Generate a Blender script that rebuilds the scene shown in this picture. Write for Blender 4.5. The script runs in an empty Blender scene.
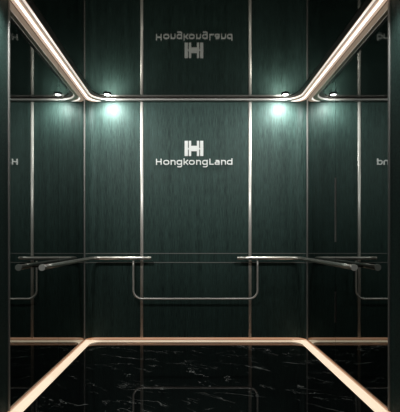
import bpy, bmesh, math
from mathutils import Vector, Matrix

C = bpy.context.scene.collection
SC = bpy.context.scene
PI = math.pi

# ------------------------------------------------------------------ cabin measures (metres)
WL, WR = -1.032, 1.117        # mirror planes of the side walls
YB = 4.0                      # back wall
YF = 1.90                     # open front of the cabin
H = 2.386                     # ceiling
RC = 0.095                    # rounded corner of the back wall
YJ, YM = 3.14, 2.292           # joint between mirror panels, end of the mirrors
YS = YB - RC                  # where the mirrors meet the rounded corner

# ------------------------------------------------------------------ materials
def new_mat(name):
    m = bpy.data.materials.new(name); m.use_nodes = True
    nt = m.node_tree
    return m, nt, nt.nodes['Principled BSDF']

def metal(name, col, rough, metallic=1.0):
    m, nt, b = new_mat(name)
    b.inputs['Base Color'].default_value = (*col, 1)
    b.inputs['Metallic'].default_value = metallic
    b.inputs['Roughness'].default_value = rough
    n = nt.nodes.new('ShaderNodeTexNoise'); n.inputs['Scale'].default_value = 60
    tc = nt.nodes.new('ShaderNodeTexCoord'); nt.links.new(tc.outputs['Object'], n.inputs['Vector'])
    mr = nt.nodes.new('ShaderNodeMapRange')
    mr.inputs['To Min'].default_value = rough * .85; mr.inputs['To Max'].default_value = min(1, rough * 1.15)
    nt.links.new(n.outputs['Fac'], mr.inputs['Value']); nt.links.new(mr.outputs['Result'], b.inputs['Roughness'])
    return m

def glow(name, col, strength):
    m, nt, b = new_mat(name)
    b.inputs['Base Color'].default_value = (.8, .8, .78, 1)
    b.inputs['Roughness'].default_value = .5
    b.inputs['Emission Color'].default_value = (*col, 1)
    b.inputs['Emission Strength'].default_value = strength
    return m

def green_panel(name, base, dots=0.0, sx=190, sz=9):
    """dark green panel with a fine vertical grain"""
    m, nt, b = new_mat(name)
    N, L = nt.nodes, nt.links
    tc = N.new('ShaderNodeTexCoord')
    mp = N.new('ShaderNodeMapping'); mp.inputs['Scale'].default_value = (sx, sx, sz)
    L.new(tc.outputs['Object'], mp.inputs['Vector'])
    n1 = N.new('ShaderNodeTexNoise'); n1.inputs['Scale'].default_value = 1; n1.inputs['Detail'].default_value = 3
    n1.inputs['Roughness'].default_value = .7
    L.new(mp.outputs['Vector'], n1.inputs['Vector'])
    mp2 = N.new('ShaderNodeMapping'); mp2.inputs['Scale'].default_value = (22, 22, .8)
    L.new(tc.outputs['Object'], mp2.inputs['Vector'])
    n2 = N.new('ShaderNodeTexNoise'); n2.inputs['Scale'].default_value = 1; n2.inputs['Detail'].default_value = 2
    L.new(mp2.outputs['Vector'], n2.inputs['Vector'])
    mx = N.new('ShaderNodeMix'); mx.data_type = 'FLOAT'; mx.inputs[0].default_value = .25
    L.new(n1.outputs['Fac'], mx.inputs[2]); L.new(n2.outputs['Fac'], mx.inputs[3])
    cr = N.new('ShaderNodeValToRGB')
    cr.color_ramp.elements[0].position = .33; cr.color_ramp.elements[1].position = .67
    cr.color_ramp.elements[0].color = (*[c * .40 for c in base], 1)
    cr.color_ramp.elements[1].color = (*[c * 1.8 for c in base], 1)
    L.new(mx.outputs[0], cr.inputs['Fac'])
    L.new(cr.outputs['Color'], b.inputs['Base Color'])
    b.inputs['Roughness'].default_value = .5
    b.inputs['Specular IOR Level'].default_value = .16
    bp = N.new('ShaderNodeBump'); bp.inputs['Strength'].default_value = .35; bp.inputs['Distance'].default_value = .002
    L.new(n1.outputs['Fac'], bp.inputs['Height']); L.new(bp.outputs['Normal'], b.inputs['Normal'])
    return m

def dark_mirror(name, col, rough):
    m, nt, b = new_mat(name)
    b.inputs['Base Color'].default_value = (*col, 1)
    b.inputs['Metallic'].default_value = 1
    b.inputs['Roughness'].default_value = rough
    return m

def marble(name):
    m, nt, b = new_mat(name)
    N, L = nt.nodes, nt.links
    tc = N.new('ShaderNodeTexCoord')
    def vein(rot, scl, loc, width, mask_lo):
        m0 = N.new('ShaderNodeMapping'); m0.inputs['Rotation'].default_value = (0, 0, rot)
        L.new(tc.outputs['Object'], m0.inputs['Vector'])
        mp = N.new('ShaderNodeMapping')
        mp.inputs['Scale'].default_value = scl; mp.inputs['Location'].default_value = loc
        L.new(m0.outputs['Vector'], mp.inputs['Vector'])
        n = N.new('ShaderNodeTexNoise'); n.inputs['Scale'].default_value = 1.0; n.inputs['Detail'].default_value = 5
        n.inputs['Roughness'].default_value = .6; n.inputs['Distortion'].default_value = .8
        L.new(mp.outputs['Vector'], n.inputs['Vector'])
        s = N.new('ShaderNodeMath'); s.operation = 'SUBTRACT'; s.inputs[1].default_value = .5
        L.new(n.outputs['Fac'], s.inputs[0])
        a = N.new('ShaderNodeMath'); a.operation = 'ABSOLUTE'; L.new(s.outputs[0], a.inputs[0])
        r = N.new('ShaderNodeMapRange'); r.inputs['From Min'].default_value = width; r.inputs['From Max'].default_value = 0
        L.new(a.outputs[0], r.inputs['Value'])
        k = N.new('ShaderNodeTexNoise'); k.inputs['Scale'].default_value = 1.7; k.inputs['Detail'].default_value = 3
        L.new(mp.outputs['Vector'], k.inputs['Vector'])
        kr = N.new('ShaderNodeMapRange'); kr.inputs['From Min'].default_value = mask_lo; kr.inputs['From Max'].default_value = mask_lo + .1
        L.new(k.outputs['Fac'], kr.inputs['Value'])
        q = N.new('ShaderNodeMath'); q.operation = 'MULTIPLY'
        L.new(r.outputs[0], q.inputs[0]); L.new(kr.outputs[0], q.inputs[1])
        return q
    v1 = vein(.85, (2.2, 6.5, 1), (3.1, 1.7, 0), .006, .58)
    v2 = vein(.45, (1.2, 4.0, 1), (7.3, 0.4, 0), .005, .50)
    mxx = N.new('ShaderNodeMath'); mxx.operation = 'MAXIMUM'
    L.new(v1.outputs[0], mxx.inputs[0]); L.new(v2.outputs[0], mxx.inputs[1])
    mix = N.new('ShaderNodeMix'); mix.data_type = 'RGBA'
    mix.inputs[6].default_value = (.004, .005, .005, 1); mix.inputs[7].default_value = (.36, .36, .34, 1)
    L.new(mxx.outputs[0], mix.inputs[0]); L.new(mix.outputs[2], b.inputs['Base Color'])
    b.inputs['Roughness'].default_value = .03
    b.inputs['IOR'].default_value = 1.5
    return m

GREEN = (.031, .056, .049)
M = dict(
    wall=green_panel('green_textured_panel', GREEN),
    sidewall=green_panel('green_dotted_panel', GREEN, sx=130, sz=90),
    mirror=dark_mirror('tinted_wall_mirror', (.29, .31, .30), .02),
    ceil=dark_mirror('tinted_ceiling_mirror', (.115, .113, .10), .03),
    floor=marble('black_marble'),
    strip=metal('champagne_metal', (.84, .78, .72), .36, .35),
    rose=metal('rose_gold_metal', (.80, .60, .48), .38),
    bronze=metal('dark_bronze', (.05, .042, .036), .4),
    steel=metal('polished_steel', (.92, .86, .78), .30, .9),
    copper=metal('copper_lip', (.85, .48, .27), .35),
    fine=metal('fine_line_metal', (.30, .30, .28), .4, .2),
    edge=metal('edge_metal', (.34, .32, .30), .4, .3),
    ledge=metal('ledge_metal', (.34, .32, .30), .35, .5),
    seam=metal('seam_metal', (.34, .33, .32), .35),
    black=metal('black_joint', (.01, .01, .01), .6, 0.0),
    white=metal('white_satin_letter', (.88, .87, .84), .4, 0.0),
    led=glow('cornice_led', (1.0, .93, .86), 2.2),
    soft_glow=glow('cornice_soft_glow', (1.0, .88, .78), .85),
    warm=glow('floor_strip_diffuser', (1.0, .77, .53), .86),
    tan=glow('cornice_plate_painted_light', (1.0, .70, .52), .56),  # tan metal, the light on it put in as emission
    amber=glow('amber_painted_light', (1.0, .38, .12), .36),  # lit look of the copper lip, put in as emission
    lens=glow('downlight_lens', (.95, 1.0, .99), 12.0),
)

# ------------------------------------------------------------------ helpers
def obj(name, bm, mat, parent=None, smooth=False):
    me = bpy.data.meshes.new(name)
    bmesh.ops.recalc_face_normals(bm, faces=bm.faces[:])
    bm.to_mesh(me); bm.free()
    me.materials.append(mat)
    for p in me.polygons: p.use_smooth = smooth
    o = bpy.data.objects.new(name, me); C.objects.link(o)
    if parent:
        o.parent = parent
        o.matrix_parent_inverse = Matrix.Translation(-parent.location)
    return o

def empty(name, loc=(0, 0, 0)):
    o = bpy.data.objects.new(name, None); C.objects.link(o); o.location = loc
    o.empty_display_size = .05
    return o

def tag(o, label=None, cat=None, group=None, kind=None):
    if label: o['label'] = label
    if cat: o['category'] = cat
    if group: o['group'] = group
    if kind: o['kind'] = kind
    return o

def box(bm, a, b, bevel=0.0):
    vs = [bm.verts.new((x, y, z)) for x in (a[0], b[0]) for y in (a[1], b[1]) for z in (a[2], b[2])]
    fs = [(0, 1, 3, 2), (4, 6, 7, 5), (0, 4, 5, 1), (2, 3, 7, 6), (0, 2, 6, 4), (1, 5, 7, 3)]
    faces = [bm.faces.new([vs[i] for i in f]) for f in fs]
    if bevel:
        es = list({e for f in faces for e in f.edges})
        bmesh.ops.bevel(bm, geom=es, offset=bevel, segments=2, affect='EDGES', profile=.5)
    return bm

def boxed(a, b, bevel=0.0):
    return box(bmesh.new(), a, b, bevel)

def loft(bm, rows, closed_section=False, caps=False):
    """rows: list of sections, each a list of points"""
    V = [[bm.verts.new(p) for p in r] for r in rows]
    n = len(rows[0])
    for i in range(len(V) - 1):
        for j in range(n if closed_section else n - 1):
            k = (j + 1) % n
            bm.faces.new((V[i][j], V[i][k], V[i + 1][k], V[i + 1][j]))
    if caps:
        bm.faces.new(V[0][::-1]); bm.faces.new(V[-1])
    return bm

def tube(bm, pts, r, n=16, caps=True):
    pts = [Vector(p) for p in pts]
    rows = []
    up = None
    for i, p in enumerate(pts):
        t = (pts[min(i + 1, len(pts) - 1)] - pts[max(i - 1, 0)]).normalized()
        if up is None:
            up = t.orthogonal().normalized()
        up = (up - t * up.dot(t)).normalized()
        s = t.cross(up)
        rr = r[i] if isinstance(r, (list, tuple)) else r
        rows.append([p + (up * math.cos(2 * PI * k / n) + s * math.sin(2 * PI * k / n)) * rr for k in range(n)])
    return loft(bm, rows, True, caps)

def lathe(bm, prof, centre, n=32, axis='Z'):
    """prof: (radius, height) pairs"""
    c = Vector(centre); rows = []
    for r, h in prof:
        row = []
        for k in range(n):
            a = 2 * PI * k / n
            if axis == 'Z': v = Vector((r * math.cos(a), r * math.sin(a), h))
            elif axis == 'Y': v = Vector((r * math.cos(a), h, r * math.sin(a)))
            row.append(c + v)
        rows.append(row)
    return loft(bm, rows, True, True)

NA = 18
def wall_path(us, ub, R, y0=YF, sides=True):
    """plan line running up the left wall, round the back wall and down the right; inset us at the sides, ub at the back"""
    pts = []
    if sides:
        for k in range(9): pts.append((WL + us, y0 + (YB - ub - R - y0) * k / 9))
    cx, cy = WL + us + R, YB - ub - R
    for k in range(NA + 1):
        a = PI - PI / 2 * k / NA
        pts.append((cx + R * math.cos(a), cy + R * math.sin(a)))
    for k in range(1, 8):
        pts.append((cx + (WR - us - R - cx) * k / 8, YB - ub))
    cx = WR - us - R
    for k in range(NA + 1):
        a = PI / 2 - PI / 2 * k / NA
        pts.append((cx + R * math.cos(a), cy + R * math.sin(a)))
    if sides:
        for k in range(1, 10): pts.append((WR - us, cy + (y0 - cy) * k / 9))
    return pts

# ------------------------------------------------------------------ the setting
T = .03
floor = obj('floor', boxed((WL - T, YF, -.04), (WR + T, YB + T, 0)), M['floor']); tag(floor, kind='structure')
ceil = obj('ceiling', boxed((WL - T, YF, H), (WR + T, YB + T, H + .04)), M['ceil']); tag(ceil, kind='structure')

DIV = (-.491, .578)        # the two upright metal strips on the back wall
wb = obj('wall_back', boxed((WL - T, YB + .006, 0), (WR + T, YB + T, H)), M['black']); tag(wb, kind='structure')

def wall_sheet(pts, z0=0.0, z1=H, th=.006):
    """a panel following a plan line, th thick (built away from the cabin)"""
    rows = []
    for i, p in enumerate(pts):
        a = Vector(pts[max(i - 1, 0)]); b = Vector(pts[min(i + 1, len(pts) - 1)])
        t = (b - a).normalized(); nrm = Vector((-t.y, t.x))
        q = Vector(p) + nrm * th
        rows.append([(p[0], p[1], z0), (p[0], p[1], z1), (q.x, q.y, z1), (q.x, q.y, z0)])
    return loft(bmesh.new(), rows, True, True)

full = wall_path(0, 0, RC, sides=False)
left_pts = [p for p in full if p[0] < DIV[0] - .002] + [(DIV[0] - .0015, YB)]
mid_pts = [(DIV[0] + .0015, YB), (DIV[1] - .0015, YB)]
right_pts = [(DIV[1] + .0015, YB)] + [p for p in full if p[0] > DIV[1] + .002]
for pts in (left_pts, mid_pts, right_pts):
    o = obj('wall_panel', wall_sheet(pts), M['wall'], wb, smooth=False)

# side walls: dark backing, mirrors on the rear part, green panel on the front part
for side, W, s in (('left', WL, -1), ('right', WR, 1)):
    w = obj('wall_' + side, boxed((min(W + s * .006, W + s * T), YF, 0), (max(W + s * .006, W + s * T), YS, H)), M['black'])
    tag(w, kind='structure')
    a, b = sorted((W, W + s * .006))
    obj('wall_panel', boxed((a, YF, 0), (b, YM - .016, H)), M['sidewall'], w)
    for y0, y1, where in ((YJ + .002, YS - .002, 'rear'), (YM, YJ - .002, 'front')):
        m = obj('mirror_panel', boxed((a, y0, 0), (b, y1, H)), M['mirror'])
        if where == 'rear':
            tag(m, f'dark tinted mirror panel of the {side} wall, the one touching the back corner', 'mirror', 'mirror panels')
        else:
            tag(m, f'dark tinted mirror panel of the {side} wall, next to the green side panel', 'mirror', 'mirror panels')

n_trim = [0]
def trim(bm, mat, label, smooth=False):
    n_trim[0] += 1
    o = obj(f'trim_{n_trim[0]}', bm, mat, smooth=smooth)
    tag(o, label, 'trim', kind='structure')
    return o

# upright half-round strips on the back wall
for x, nm in ((DIV[0], 'left'), (DIV[1], 'right')):
    bm = bmesh.new()
    prof = [(x + .0145 * math.cos(a), YB - .008 * math.sin(a)) for a in [PI * k / 10 for k in range(11)]]
    loft(bm, [[(px, py, .036) for px, py in prof], [(px, py, H - .016) for px, py in prof]], True, True)
    trim(bm, M['strip'], f'{nm} upright champagne metal strip on the green back wall', smooth=True)
# corner seams, mirror end strips
for W, s, nm in ((WL, 1, 'left'), (WR, -1, 'right')):
    a, b = sorted((W - s * .002, W + s * .006))
    trim(boxed((a, YS - .010, .03), (b, YS + .010, H - .02), .002), M['edge'], f'thin metal seam in the back {nm} corner between mirror and green wall')
    a, b = sorted((W - s * .002, W + s * .007))
    trim(boxed((a, YM - .015, .0), (b, YM, H), .002), M['edge'], f'thin upright metal edge where the {nm} mirror meets the green side panel')
    trim(boxed(*[tuple(v) for v in zip(*[sorted(q) for q in ((W - s * .005, W - s * .001), (YJ - .002, YJ + .002), (.03, H - .03))])]), M['black'], f'dark joint between the two {nm} mirror panels')
# highlights on the right joint, put in as pale strips
for z0, z1, nm in ((.985, 1.482, 'longer upper'), (.36, .60, 'shorter lower')):
    trim(boxed((WR - .006, YJ - .005, z0), (WR + .0005, YJ + .005, z1)), M['edge' if z0 > .9 else 'seam'], f'{nm} pale strip standing in for a highlight on the right mirror joint')
# two fine horizontal lines across the back wall
for z, nm in ((.8675, 'upper'), (.778, 'lower')):
    rows = []
    for p in wall_path(0, 0, RC, sides=False):
        rows.append([(p[0], p[1], z - .0035), (p[0], p[1], z + .0035)])
    inner = wall_path(.002, .002, RC - .002, sides=False)
    rr = [[r[0], r[1], (q[0], q[1], z + .0035), (q[0], q[1], z - .0035)] for r, q in zip(rows, inner)]
    trim(loft(bmesh.new(), rr, True, True), M['fine'], f'{nm} of the two fine horizontal lines behind the handrails')

# ------------------------------------------------------------------ cornice light round the ceiling
outer = wall_path(0, 0, RC)
inner = wall_path(.080, .060, .16)
def band(profile_side, profile_back=None, rng=None, R=None):
    """profile: list of (t, drop) ; t runs from the wall (0) to the inner edge (1)"""
    rows = []
    n = len(outer)
    for i in range(n):
        if rng and not (rng[0] <= i <= rng[1]): continue
        o_, i_ = Vector(outer[i]), Vector(inner[i])
        # weight 0 at the side runs, 1 at the back run
        k0, k1 = 9, 9 + NA
        j = min(i, n - 1 - i)
        w = min(1, max(0, (j - k0) / (k1 - k0)))
        row = []
        for q, (t, v) in enumerate(profile_side):
            t2, v2 = (profile_back or profile_side)[q]
            tt, vv = t + (t2 - t) * w, v + (v2 - v) * w
            p = o_.lerp(i_, tt)
            row.append((p.x, p.y, H - vv))
        rows.append(row)
    return rows
cor = empty('cornice_light', ((WL + WR) / 2, YB - .1, H - .02))
tag(cor, 'rose-gold light cornice round the ceiling edge with glowing white lines along both sides', 'ceiling light')
e = .0004
S = [(.0, .020), (.40, .031), (.49, .018), (.70, .020), (.87, .0225), (.96, .0120), (1.0, .0120), (1.0, e), (0, e)]
B = [(.0, .023), (.40, .025), (.50, .0255), (.95, .027), (1.0, .025), (1.0, .011), (.97, .010), (.97, e), (0, e)]
nO = len(outer); kB = 9 + NA - 5
for rng in ((0, kB), (nO - 1 - kB, nO - 1)):
    obj('side_profile', loft(bmesh.new(), band(S, B, rng), True, True), M['rose'], cor)
obj('back_profile', loft(bmesh.new(), band(S, B, (kB, nO - 1 - kB)), True, True), M['ledge'], cor)['label'] = 'narrow pale metal ledge along the back wall'
def line_part(name, a, b, th, rng, mat):
    def quad(P):
        p, q = P[a], P[b]; f, g = .012, .0007
        return [p, (p[0] + f, p[1] + g), (q[0] + f, q[1] + g), q]
    ps, pb = quad(S), quad(B)
    return obj(name, loft(bmesh.new(), band(ps, pb, rng), True, True), mat, cor)
for rng in ((0, 9 + NA - 2), (nO - 1 - (9 + NA - 2), nO - 1)):
    line_part('light_line', 1, 2, 0, rng, M['led'])['label'] = 'bright white light line'
    line_part('soft_glow_line', 4, 5, 0, rng, M['soft_glow'])['label'] = 'softer white glowing line along the inner edge'  # inner bevel with a weaker emission
def plate(ps, pb, name, mat, rng=None):
    return obj(name, loft(bmesh.new(), band(ps, pb, rng), True, True), mat, cor)
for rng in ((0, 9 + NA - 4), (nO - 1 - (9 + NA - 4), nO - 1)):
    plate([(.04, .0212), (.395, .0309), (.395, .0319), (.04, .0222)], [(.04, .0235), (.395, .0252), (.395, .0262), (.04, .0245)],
          'painted_light_plate', M['tan'], rng)['label'] = 'tan metal band next to the wall with painted glow'  # metal plate with a glow standing in for light on it
    plate([(.0, .0202), (.035, .0212), (.035, .0222), (.0, .0212)], [(.0, .0232), (.035, .0235), (.035, .0245), (.0, .0242)],
          'joint', M['black'], rng)
# dark bronze frame between cornice and ceiling mirror
inner2 = wall_path(.112, .074, .19)
rows = []
for p, q in zip(inner, inner2):
    rows.append([(p[0], p[1], H - .009), (q[0], q[1], H - .004), (q[0], q[1], H - e), (p[0], p[1], H - e)])
obj('inner_frame', loft(bmesh.new(), rows, True, True), M['bronze'], cor)

# ------------------------------------------------------------------ glowing strip round the foot of the walls
outer = wall_path(0.0005, 0.0005, RC)
inner = wall_path(.052, .018, .11)
foot = empty('floor_light_strip', ((WL + WR) / 2, YB - .1, 0))
tag(foot, 'warm glowing strip with copper lip running along the foot of the walls', 'floor light')
def fband(side, back):
    n = len(outer); rows = []
    for i in range(n):
        o_, i_ = Vector(outer[i]), Vector(inner[i])
        j = min(i, n - 1 - i); w = min(1, max(0, (j - 9) / NA))
        w = w * w * (3 - 2 * w)
        row = []
        for (t, z), (t2, z2) in zip(side, back):
            p = o_.lerp(i_, t + (t2 - t) * w)
            row.append((p.x, p.y, z + (z2 - z) * w))
        rows.append(row)
    return rows
obj('metal_lip', loft(bmesh.new(), fband([(0, .001), (0, .036), (.22, .036), (.24, .034), (.24, .001)],
                                          [(0, .001), (0, .036), (.35, .036), (.75, .0115), (.75, .001)]), True, True), M['copper'], foot)
obj('painted_lip_light', loft(bmesh.new(), fband([(.01, .0362), (.01, .0372), (.22, .0372), (.245, .0353), (.23, .0345)], [(.01, .0362), (.01, .0372), (.35, .0372), (.66, .018), (.62, .018)]), True, True), M['amber'], foot)['label'] = 'amber upper edge of the lip with painted glow'  # light spilling onto the copper lip, painted as glow
obj('diffuser', loft(bmesh.new(), fband([(.24, .0350), (.50, .0230), (.75, .0115), (1.0, .001), (.24, .001)],
                                         [(.75, .0110), (.88, .0095), (.96, .006), (1.0, .001), (.75, .001)]), True, True), M['warm'], foot, smooth=False)

# ------------------------------------------------------------------ handrails
YR = YB - .075
def handrail(s):
    W = WL if s > 0 else WR
    xs = W + s * .075
    R = .075
    z = .824
    r = .0165
    x_end = -.395 if s > 0 else (.450)
    pts = [(x_end, YR, z)]
    x_c = xs + s * R
    for k in range(1, 7): pts.append((x_end + (x_c - x_end) * k / 6, YR, z))
    for k in range(1, 13):
        a = PI / 2 * k / 12
        pts.append((x_c - s * R * math.sin(a), YR - R + R * math.cos(a), z))
    y_end = 2.60
    for k in range(1, 7): pts.append((xs, YR - R + (y_end - (YR - R)) * k / 6, z))
    side = 'left' if s > 0 else 'right'
    root = empty('handrail', (x_c, YR, z))
    tag(root, f'{side} metal handrail bending from the back wall along the {side} mirror wall', 'handrail', 'handrails')
    obj('rail', tube(bmesh.new(), pts, r, 20), M['steel'], root, smooth=True)
    obj('end_cap', lathe(bmesh.new(), [(.0210, .006), (.0215, .005), (.0215, -.004), (.0210, -.005)], (xs, y_end - .006, z), 28, 'Y'), M['endcap'], root)['label'] = 'round flat end cap facing forward'
    cap = obj('end_cap', lathe(bmesh.new(), [(.0165, -.004), (.0170, 0), (.0170, .004), (.0165, .006)], (0, 0, 0), 20, 'Y'), M['steel'], root)
    cap.matrix_parent_inverse = Matrix.Identity(4)
    cap.location = (x_end - root.location.x, 0, 0); cap.rotation_euler = (0, 0, PI / 2)
    # wall brackets: one on the back wall, two on the mirror wall
    xb = x_end + (-s) * .10
    for p, d in (((xb, YR, z), (0, 1)), ((xs, 3.55, z), (-s, 0)), ((xs, 2.78, z), (-s, 0))):
        bm = bmesh.new()
        L = .0745
        tube(bm, [(p[0], p[1], p[2] - r * .3), (p[0] + d[0] * L, p[1] + d[1] * L, p[2] - r * .3)], .007, 12)
        q0 = (p[0] + d[0] * (L - .004), p[1] + d[1] * (L - .004), p[2] - r * .3)
        q1 = (p[0] + d[0] * L, p[1] + d[1] * L, p[2] - r * .3)
        tube(bm, [q0, q1], .014, 16)
        obj('wall_bracket', bm, M['bronze'], root)
    return root
M['endcap'] = metal('brushed_cap', (.75, .74, .68), .5, .0)
hl = handrail(1)
hr = handrail(-1)

# U-shaped bar hung below the two handrails
xa, xb2 = -.564, .640
yu, zt, zb, Ru, ru = YR, .824 - .0165, .430, .085, .0088
pts = [(xa, yu, zt)]
for k in range(1, 5): pts.append((xa, yu, zt + (zb + Ru - zt) * k / 4))
for k in range(1, 13):
    a = PI / 2 * k / 12
    pts.append((xa + Ru - Ru * math.cos(a), yu, zb + Ru - Ru * math.sin(a)))
for k in range(1, 9): pts.append((xa + Ru + (xb2 - xa - 2 * Ru) * k / 8, yu, zb))
for k in range(1, 13):
    a = PI / 2 * k / 12
    pts.append((xb2 - Ru + Ru * math.sin(a), yu, zb + Ru - Ru * math.cos(a)))
for k in range(1, 5): pts.append((xb2, yu, zb + Ru + (zt - zb - Ru) * k / 4))
ub = empty('lower_bar', ((xa + xb2) / 2, yu, zb))
tag(ub, 'thin U-shaped metal bar hanging below both handrails on the back wall', 'rail')
obj('bar', tube(bmesh.new(), pts, ru, 14), M['strip'], ub, smooth=True)
for x in (xa, xb2):
    obj('collar', lathe(bmesh.new(), [(.008, -.010), (.0095, -.008), (.0095, -.002), (.008, .0)], (x, yu, zt + .001), 16), M['bronze'], ub)

# ------------------------------------------------------------------ logo on the back wall
logo = empty('wall_sign', (.026, YB, 1.74))
tag(logo, 'white metal logo and HongkongLand lettering on the green back wall', 'sign')
def px(x): return (x - 191.5) / 101.25 * (YB - .010) / YB
def pz(y): return 1 + (240 - y) / 101.25 * (YB - .010) / YB
y0, y1 = YB - .012, YB - .0005
em = empty('emblem', (px(194), YB, pz(148))); em.parent = logo
em.matrix_parent_inverse = Matrix.Translation(-logo.location)
def ebar(xa_, ya_, xb_, yb_):
    b = boxed((px(xa_), y0, pz(yb_)), (px(xb_), y1, pz(ya_)), .0012)
    o = obj('emblem_bar', b, M['white']); o.parent = em
    o.matrix_parent_inverse = Matrix.Translation(-em.location)
    return o
em_boxes = [(184.6, 140.8, 187.9, 156.0), (188.8, 140.8, 191.2, 156.0), (199.95 - 3.1, 140.8, 199.2, 156.0), (200.1, 140.8, 203.3, 156.0),
            (191.2, 145.8, 196.85, 151.2), (187.9, 148.1, 188.8, 149.3), (199.2, 148.1, 200.1, 149.3)]
for b in em_boxes: ebar(*b)

def ribbon(bm, pts, half, fy0, fy1, closed=False):
    n = len(pts); P = [Vector(p) for p in pts]
    L, R_ = [], []
    for i, p in enumerate(P):
        a = P[i - 1] if (i > 0 or closed) else None
        b = P[(i + 1) % n] if (i < n - 1 or closed) else None
        d1 = (p - a).normalized() if a is not None else (b - p).normalized()
        d2 = (b - p).normalized() if b is not None else d1
        n1, n2 = Vector((-d1.y, d1.x)), Vector((-d2.y, d2.x))
        m = (n1 + n2).normalized()
        k = half / max(.45, m.dot(n1))
        L.append(p + m * k); R_.append(p - m * k)
    rows = [[(l.x, fy0, l.y), (q.x, fy0, q.y), (q.x, fy1, q.y), (l.x, fy1, l.y)] for l, q in zip(L, R_)]
    if closed: rows.append(rows[0])
    loft(bm, rows, True, not closed)
    bmesh.ops.remove_doubles(bm, verts=bm.verts[:], dist=1e-6)
def ring_pts(x0, x1, z0, z1, a0=0, a1=2 * PI, n=20, p=.75):
    out = []
    for k in range(n + 1):
        a = a0 + (a1 - a0) * k / n
        c, s_ = math.cos(a), math.sin(a)
        out.append(((x0 + x1) / 2 + (x1 - x0) / 2 * math.copysign(abs(c) ** p, c), (z0 + z1) / 2 + (z1 - z0) / 2 * math.copysign(abs(s_) ** p, s_)))
    return out
U = pz(158.75) - pz(164.75)            # capital height
ST = .0050                              # half a stroke
XH = .80
for ch, x0, x1 in (('H', 156.0, 161.6), ('o', 163.3, 169.3), ('n', 170.6, 175.5), ('g', 176.6, 182.1), ('k', 183.6, 188.6), ('o', 188.9, 194.7),
                   ('n', 196.2, 201.0), ('g', 202.2, 207.7), ('L', 209.4, 213.8), ('a', 214.6, 219.6), ('n', 221.1, 226.0), ('d', 227.0, 232.4)):
    a, b, g = px(x0) + ST, px(x1) - ST, pz(164.75)
    lo, hi, cap = g + ST, g + XH * U - ST, g + U
    mx_ = (a + b) / 2
    lines = []                          # (points, closed)
    if ch == 'H': lines = [([(a, g), (a, cap)], 0), ([(b, g), (b, cap)], 0), ([(a, g + U * .52), (b, g + U * .52)], 0)]
    elif ch == 'o': lines = [(ring_pts(a, b, lo, hi)[:-1], 1)]
    elif ch == 'n': lines = [([(a, g), (a, g + XH * U)], 0), (ring_pts(a, b, hi - (hi - lo) * .8, hi, PI * .95, 0, 10) + [(b, g)], 0)]
    elif ch == 'g': lines = [(ring_pts(a, b, lo, hi)[:-1], 1), ([(b, g + XH * U), (b, g - U * .10)] + ring_pts(a, b, g - U * .33, g + U * .1, -.3, -PI * .80, 8), 0)]
    elif ch == 'k': lines = [([(a, g), (a, g + U * 1.06)], 0), ([(b, g + XH * U), (a + ST, g + U * .36)], 0), ([(a + (b - a) * .32, g + U * .48), (b, g)], 0)]
    elif ch == 'L': lines = [([(a, cap), (a, lo), (b + ST, lo)], 0)]
    elif ch == 'a': lines = [(ring_pts(a, b, lo, lo + (hi - lo) * .60)[:-1], 1), ([(a + ST, hi)] + ring_pts(mx_ - (b - mx_), b, hi - (hi - lo) * .7, hi, PI / 2, 0, 6) + [(b, g)], 0)]
    elif ch == 'd': lines = [(ring_pts(a, b, lo, hi)[:-1], 1), ([(b, g), (b, g + U * 1.06)], 0)]
    b2 = bmesh.new()
    for q, (pts, cl) in enumerate(lines):
        b3 = bmesh.new(); ribbon(b3, pts, ST, y0 - .0002 * q, y1, bool(cl))
        tmp = bpy.data.meshes.new('t'); b3.to_mesh(tmp); b3.free(); b2.from_mesh(tmp); bpy.data.meshes.remove(tmp)
    obj('letter', b2, M['white'], logo)

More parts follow.
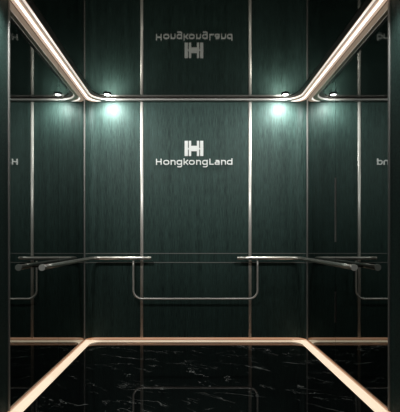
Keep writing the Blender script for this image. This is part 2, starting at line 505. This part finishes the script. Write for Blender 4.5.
# ------------------------------------------------------------------ downlights
def spot(parent, loc, target, energy, size, blend, radius=.028, col=(.96, 1.0, .98)):
    ld = bpy.data.lights.new('spot', 'SPOT'); ld.energy = energy; ld.spot_size = size; ld.spot_blend = blend
    ld.shadow_soft_size = radius; ld.color = col
    o = bpy.data.objects.new('lamp', ld); C.objects.link(o)
    o.location = loc
    o.rotation_euler = (Vector(target) - Vector(loc)).to_track_quat('-Z', 'Y').to_euler()
    o.parent = parent; o.matrix_parent_inverse = Matrix.Translation(-parent.location)
    return o
def downlight(x, y, label, target, energy, size=math.radians(140), blend=.9):
    root = empty('downlight', (x, y, H))
    tag(root, label, 'downlight', 'ceiling downlights')
    obj('ring', lathe(bmesh.new(), [(.036, -.0005), (.037, -.006), (.034, -.011), (.028, -.010), (.027, -.0005)], (x, y, H), 36), M['black'], root, smooth=True)
    obj('lens', lathe(bmesh.new(), [(.0265, -.004), (.0265, -.0095), (.020, -.0120), (.010, -.0130)], (x, y, H), 36), M['lens'], root, smooth=True)
    spot(root, (x, y, H - .035), target, energy, size, blend)
    return root
xl, xr = WL + .233, WR - .228
downlight(xl, 3.84, 'small round downlight in the ceiling near the back left corner', (xl + .06, 4.0, 2.08), 28, math.radians(165), 1.0)
downlight(xr, 3.84, 'small round downlight in the ceiling near the back right corner', (xr - .06, 4.0, 2.08), 28, math.radians(165), 1.0)
downlight(xl, 2.06, 'added unseen downlight above the left green side panel, lighting the back wall', (xl + .45, 4.0, 2.1), 84, math.radians(82), 1.0)  # unseen lamp pair added to brighten the upper back wall
downlight(xr, 2.06, 'added unseen downlight above the right green side panel, lighting the back wall', (xr - .45, 4.0, 2.1), 84, math.radians(82), 1.0)

downlight(WL + .14, 1.975, 'added unseen downlight close to the left green side panel, lighting it', (WL + .06, 2.06, 0), 34)  # unseen lamp pair added to brighten the green side panels
downlight(WR - .14, 1.975, 'added unseen downlight close to the right green side panel, lighting it', (WR - .06, 2.06, 0), 18)

# ------------------------------------------------------------------ world, camera, view
w = bpy.data.worlds.new('world'); SC.world = w; w.use_nodes = True
w.node_tree.nodes['Background'].inputs[0].default_value = (.5, .6, .6, 1)
w.node_tree.nodes['Background'].inputs[1].default_value = .004
cam = bpy.data.cameras.new('camera'); co = bpy.data.objects.new('camera', cam); C.objects.link(co)
co.location = (0, 0, 1.0); co.rotation_euler = (PI / 2, 0, 0)
cam.sensor_fit = 'HORIZONTAL'; cam.sensor_width = 36; cam.lens = 36 * 405 / 400
cam.shift_x = 8.5 / 400; cam.shift_y = 34 / 400
cam.clip_start = .01
SC.camera = co
SC.view_settings.view_transform = 'Standard'; SC.view_settings.look = 'None'
SC.view_settings.exposure = 0; SC.view_settings.gamma = 1; SC.view_settings.use_curve_mapping = False
SC.cycles.use_denoising = True
SC.cycles.max_bounces = 10; SC.cycles.glossy_bounces = 8
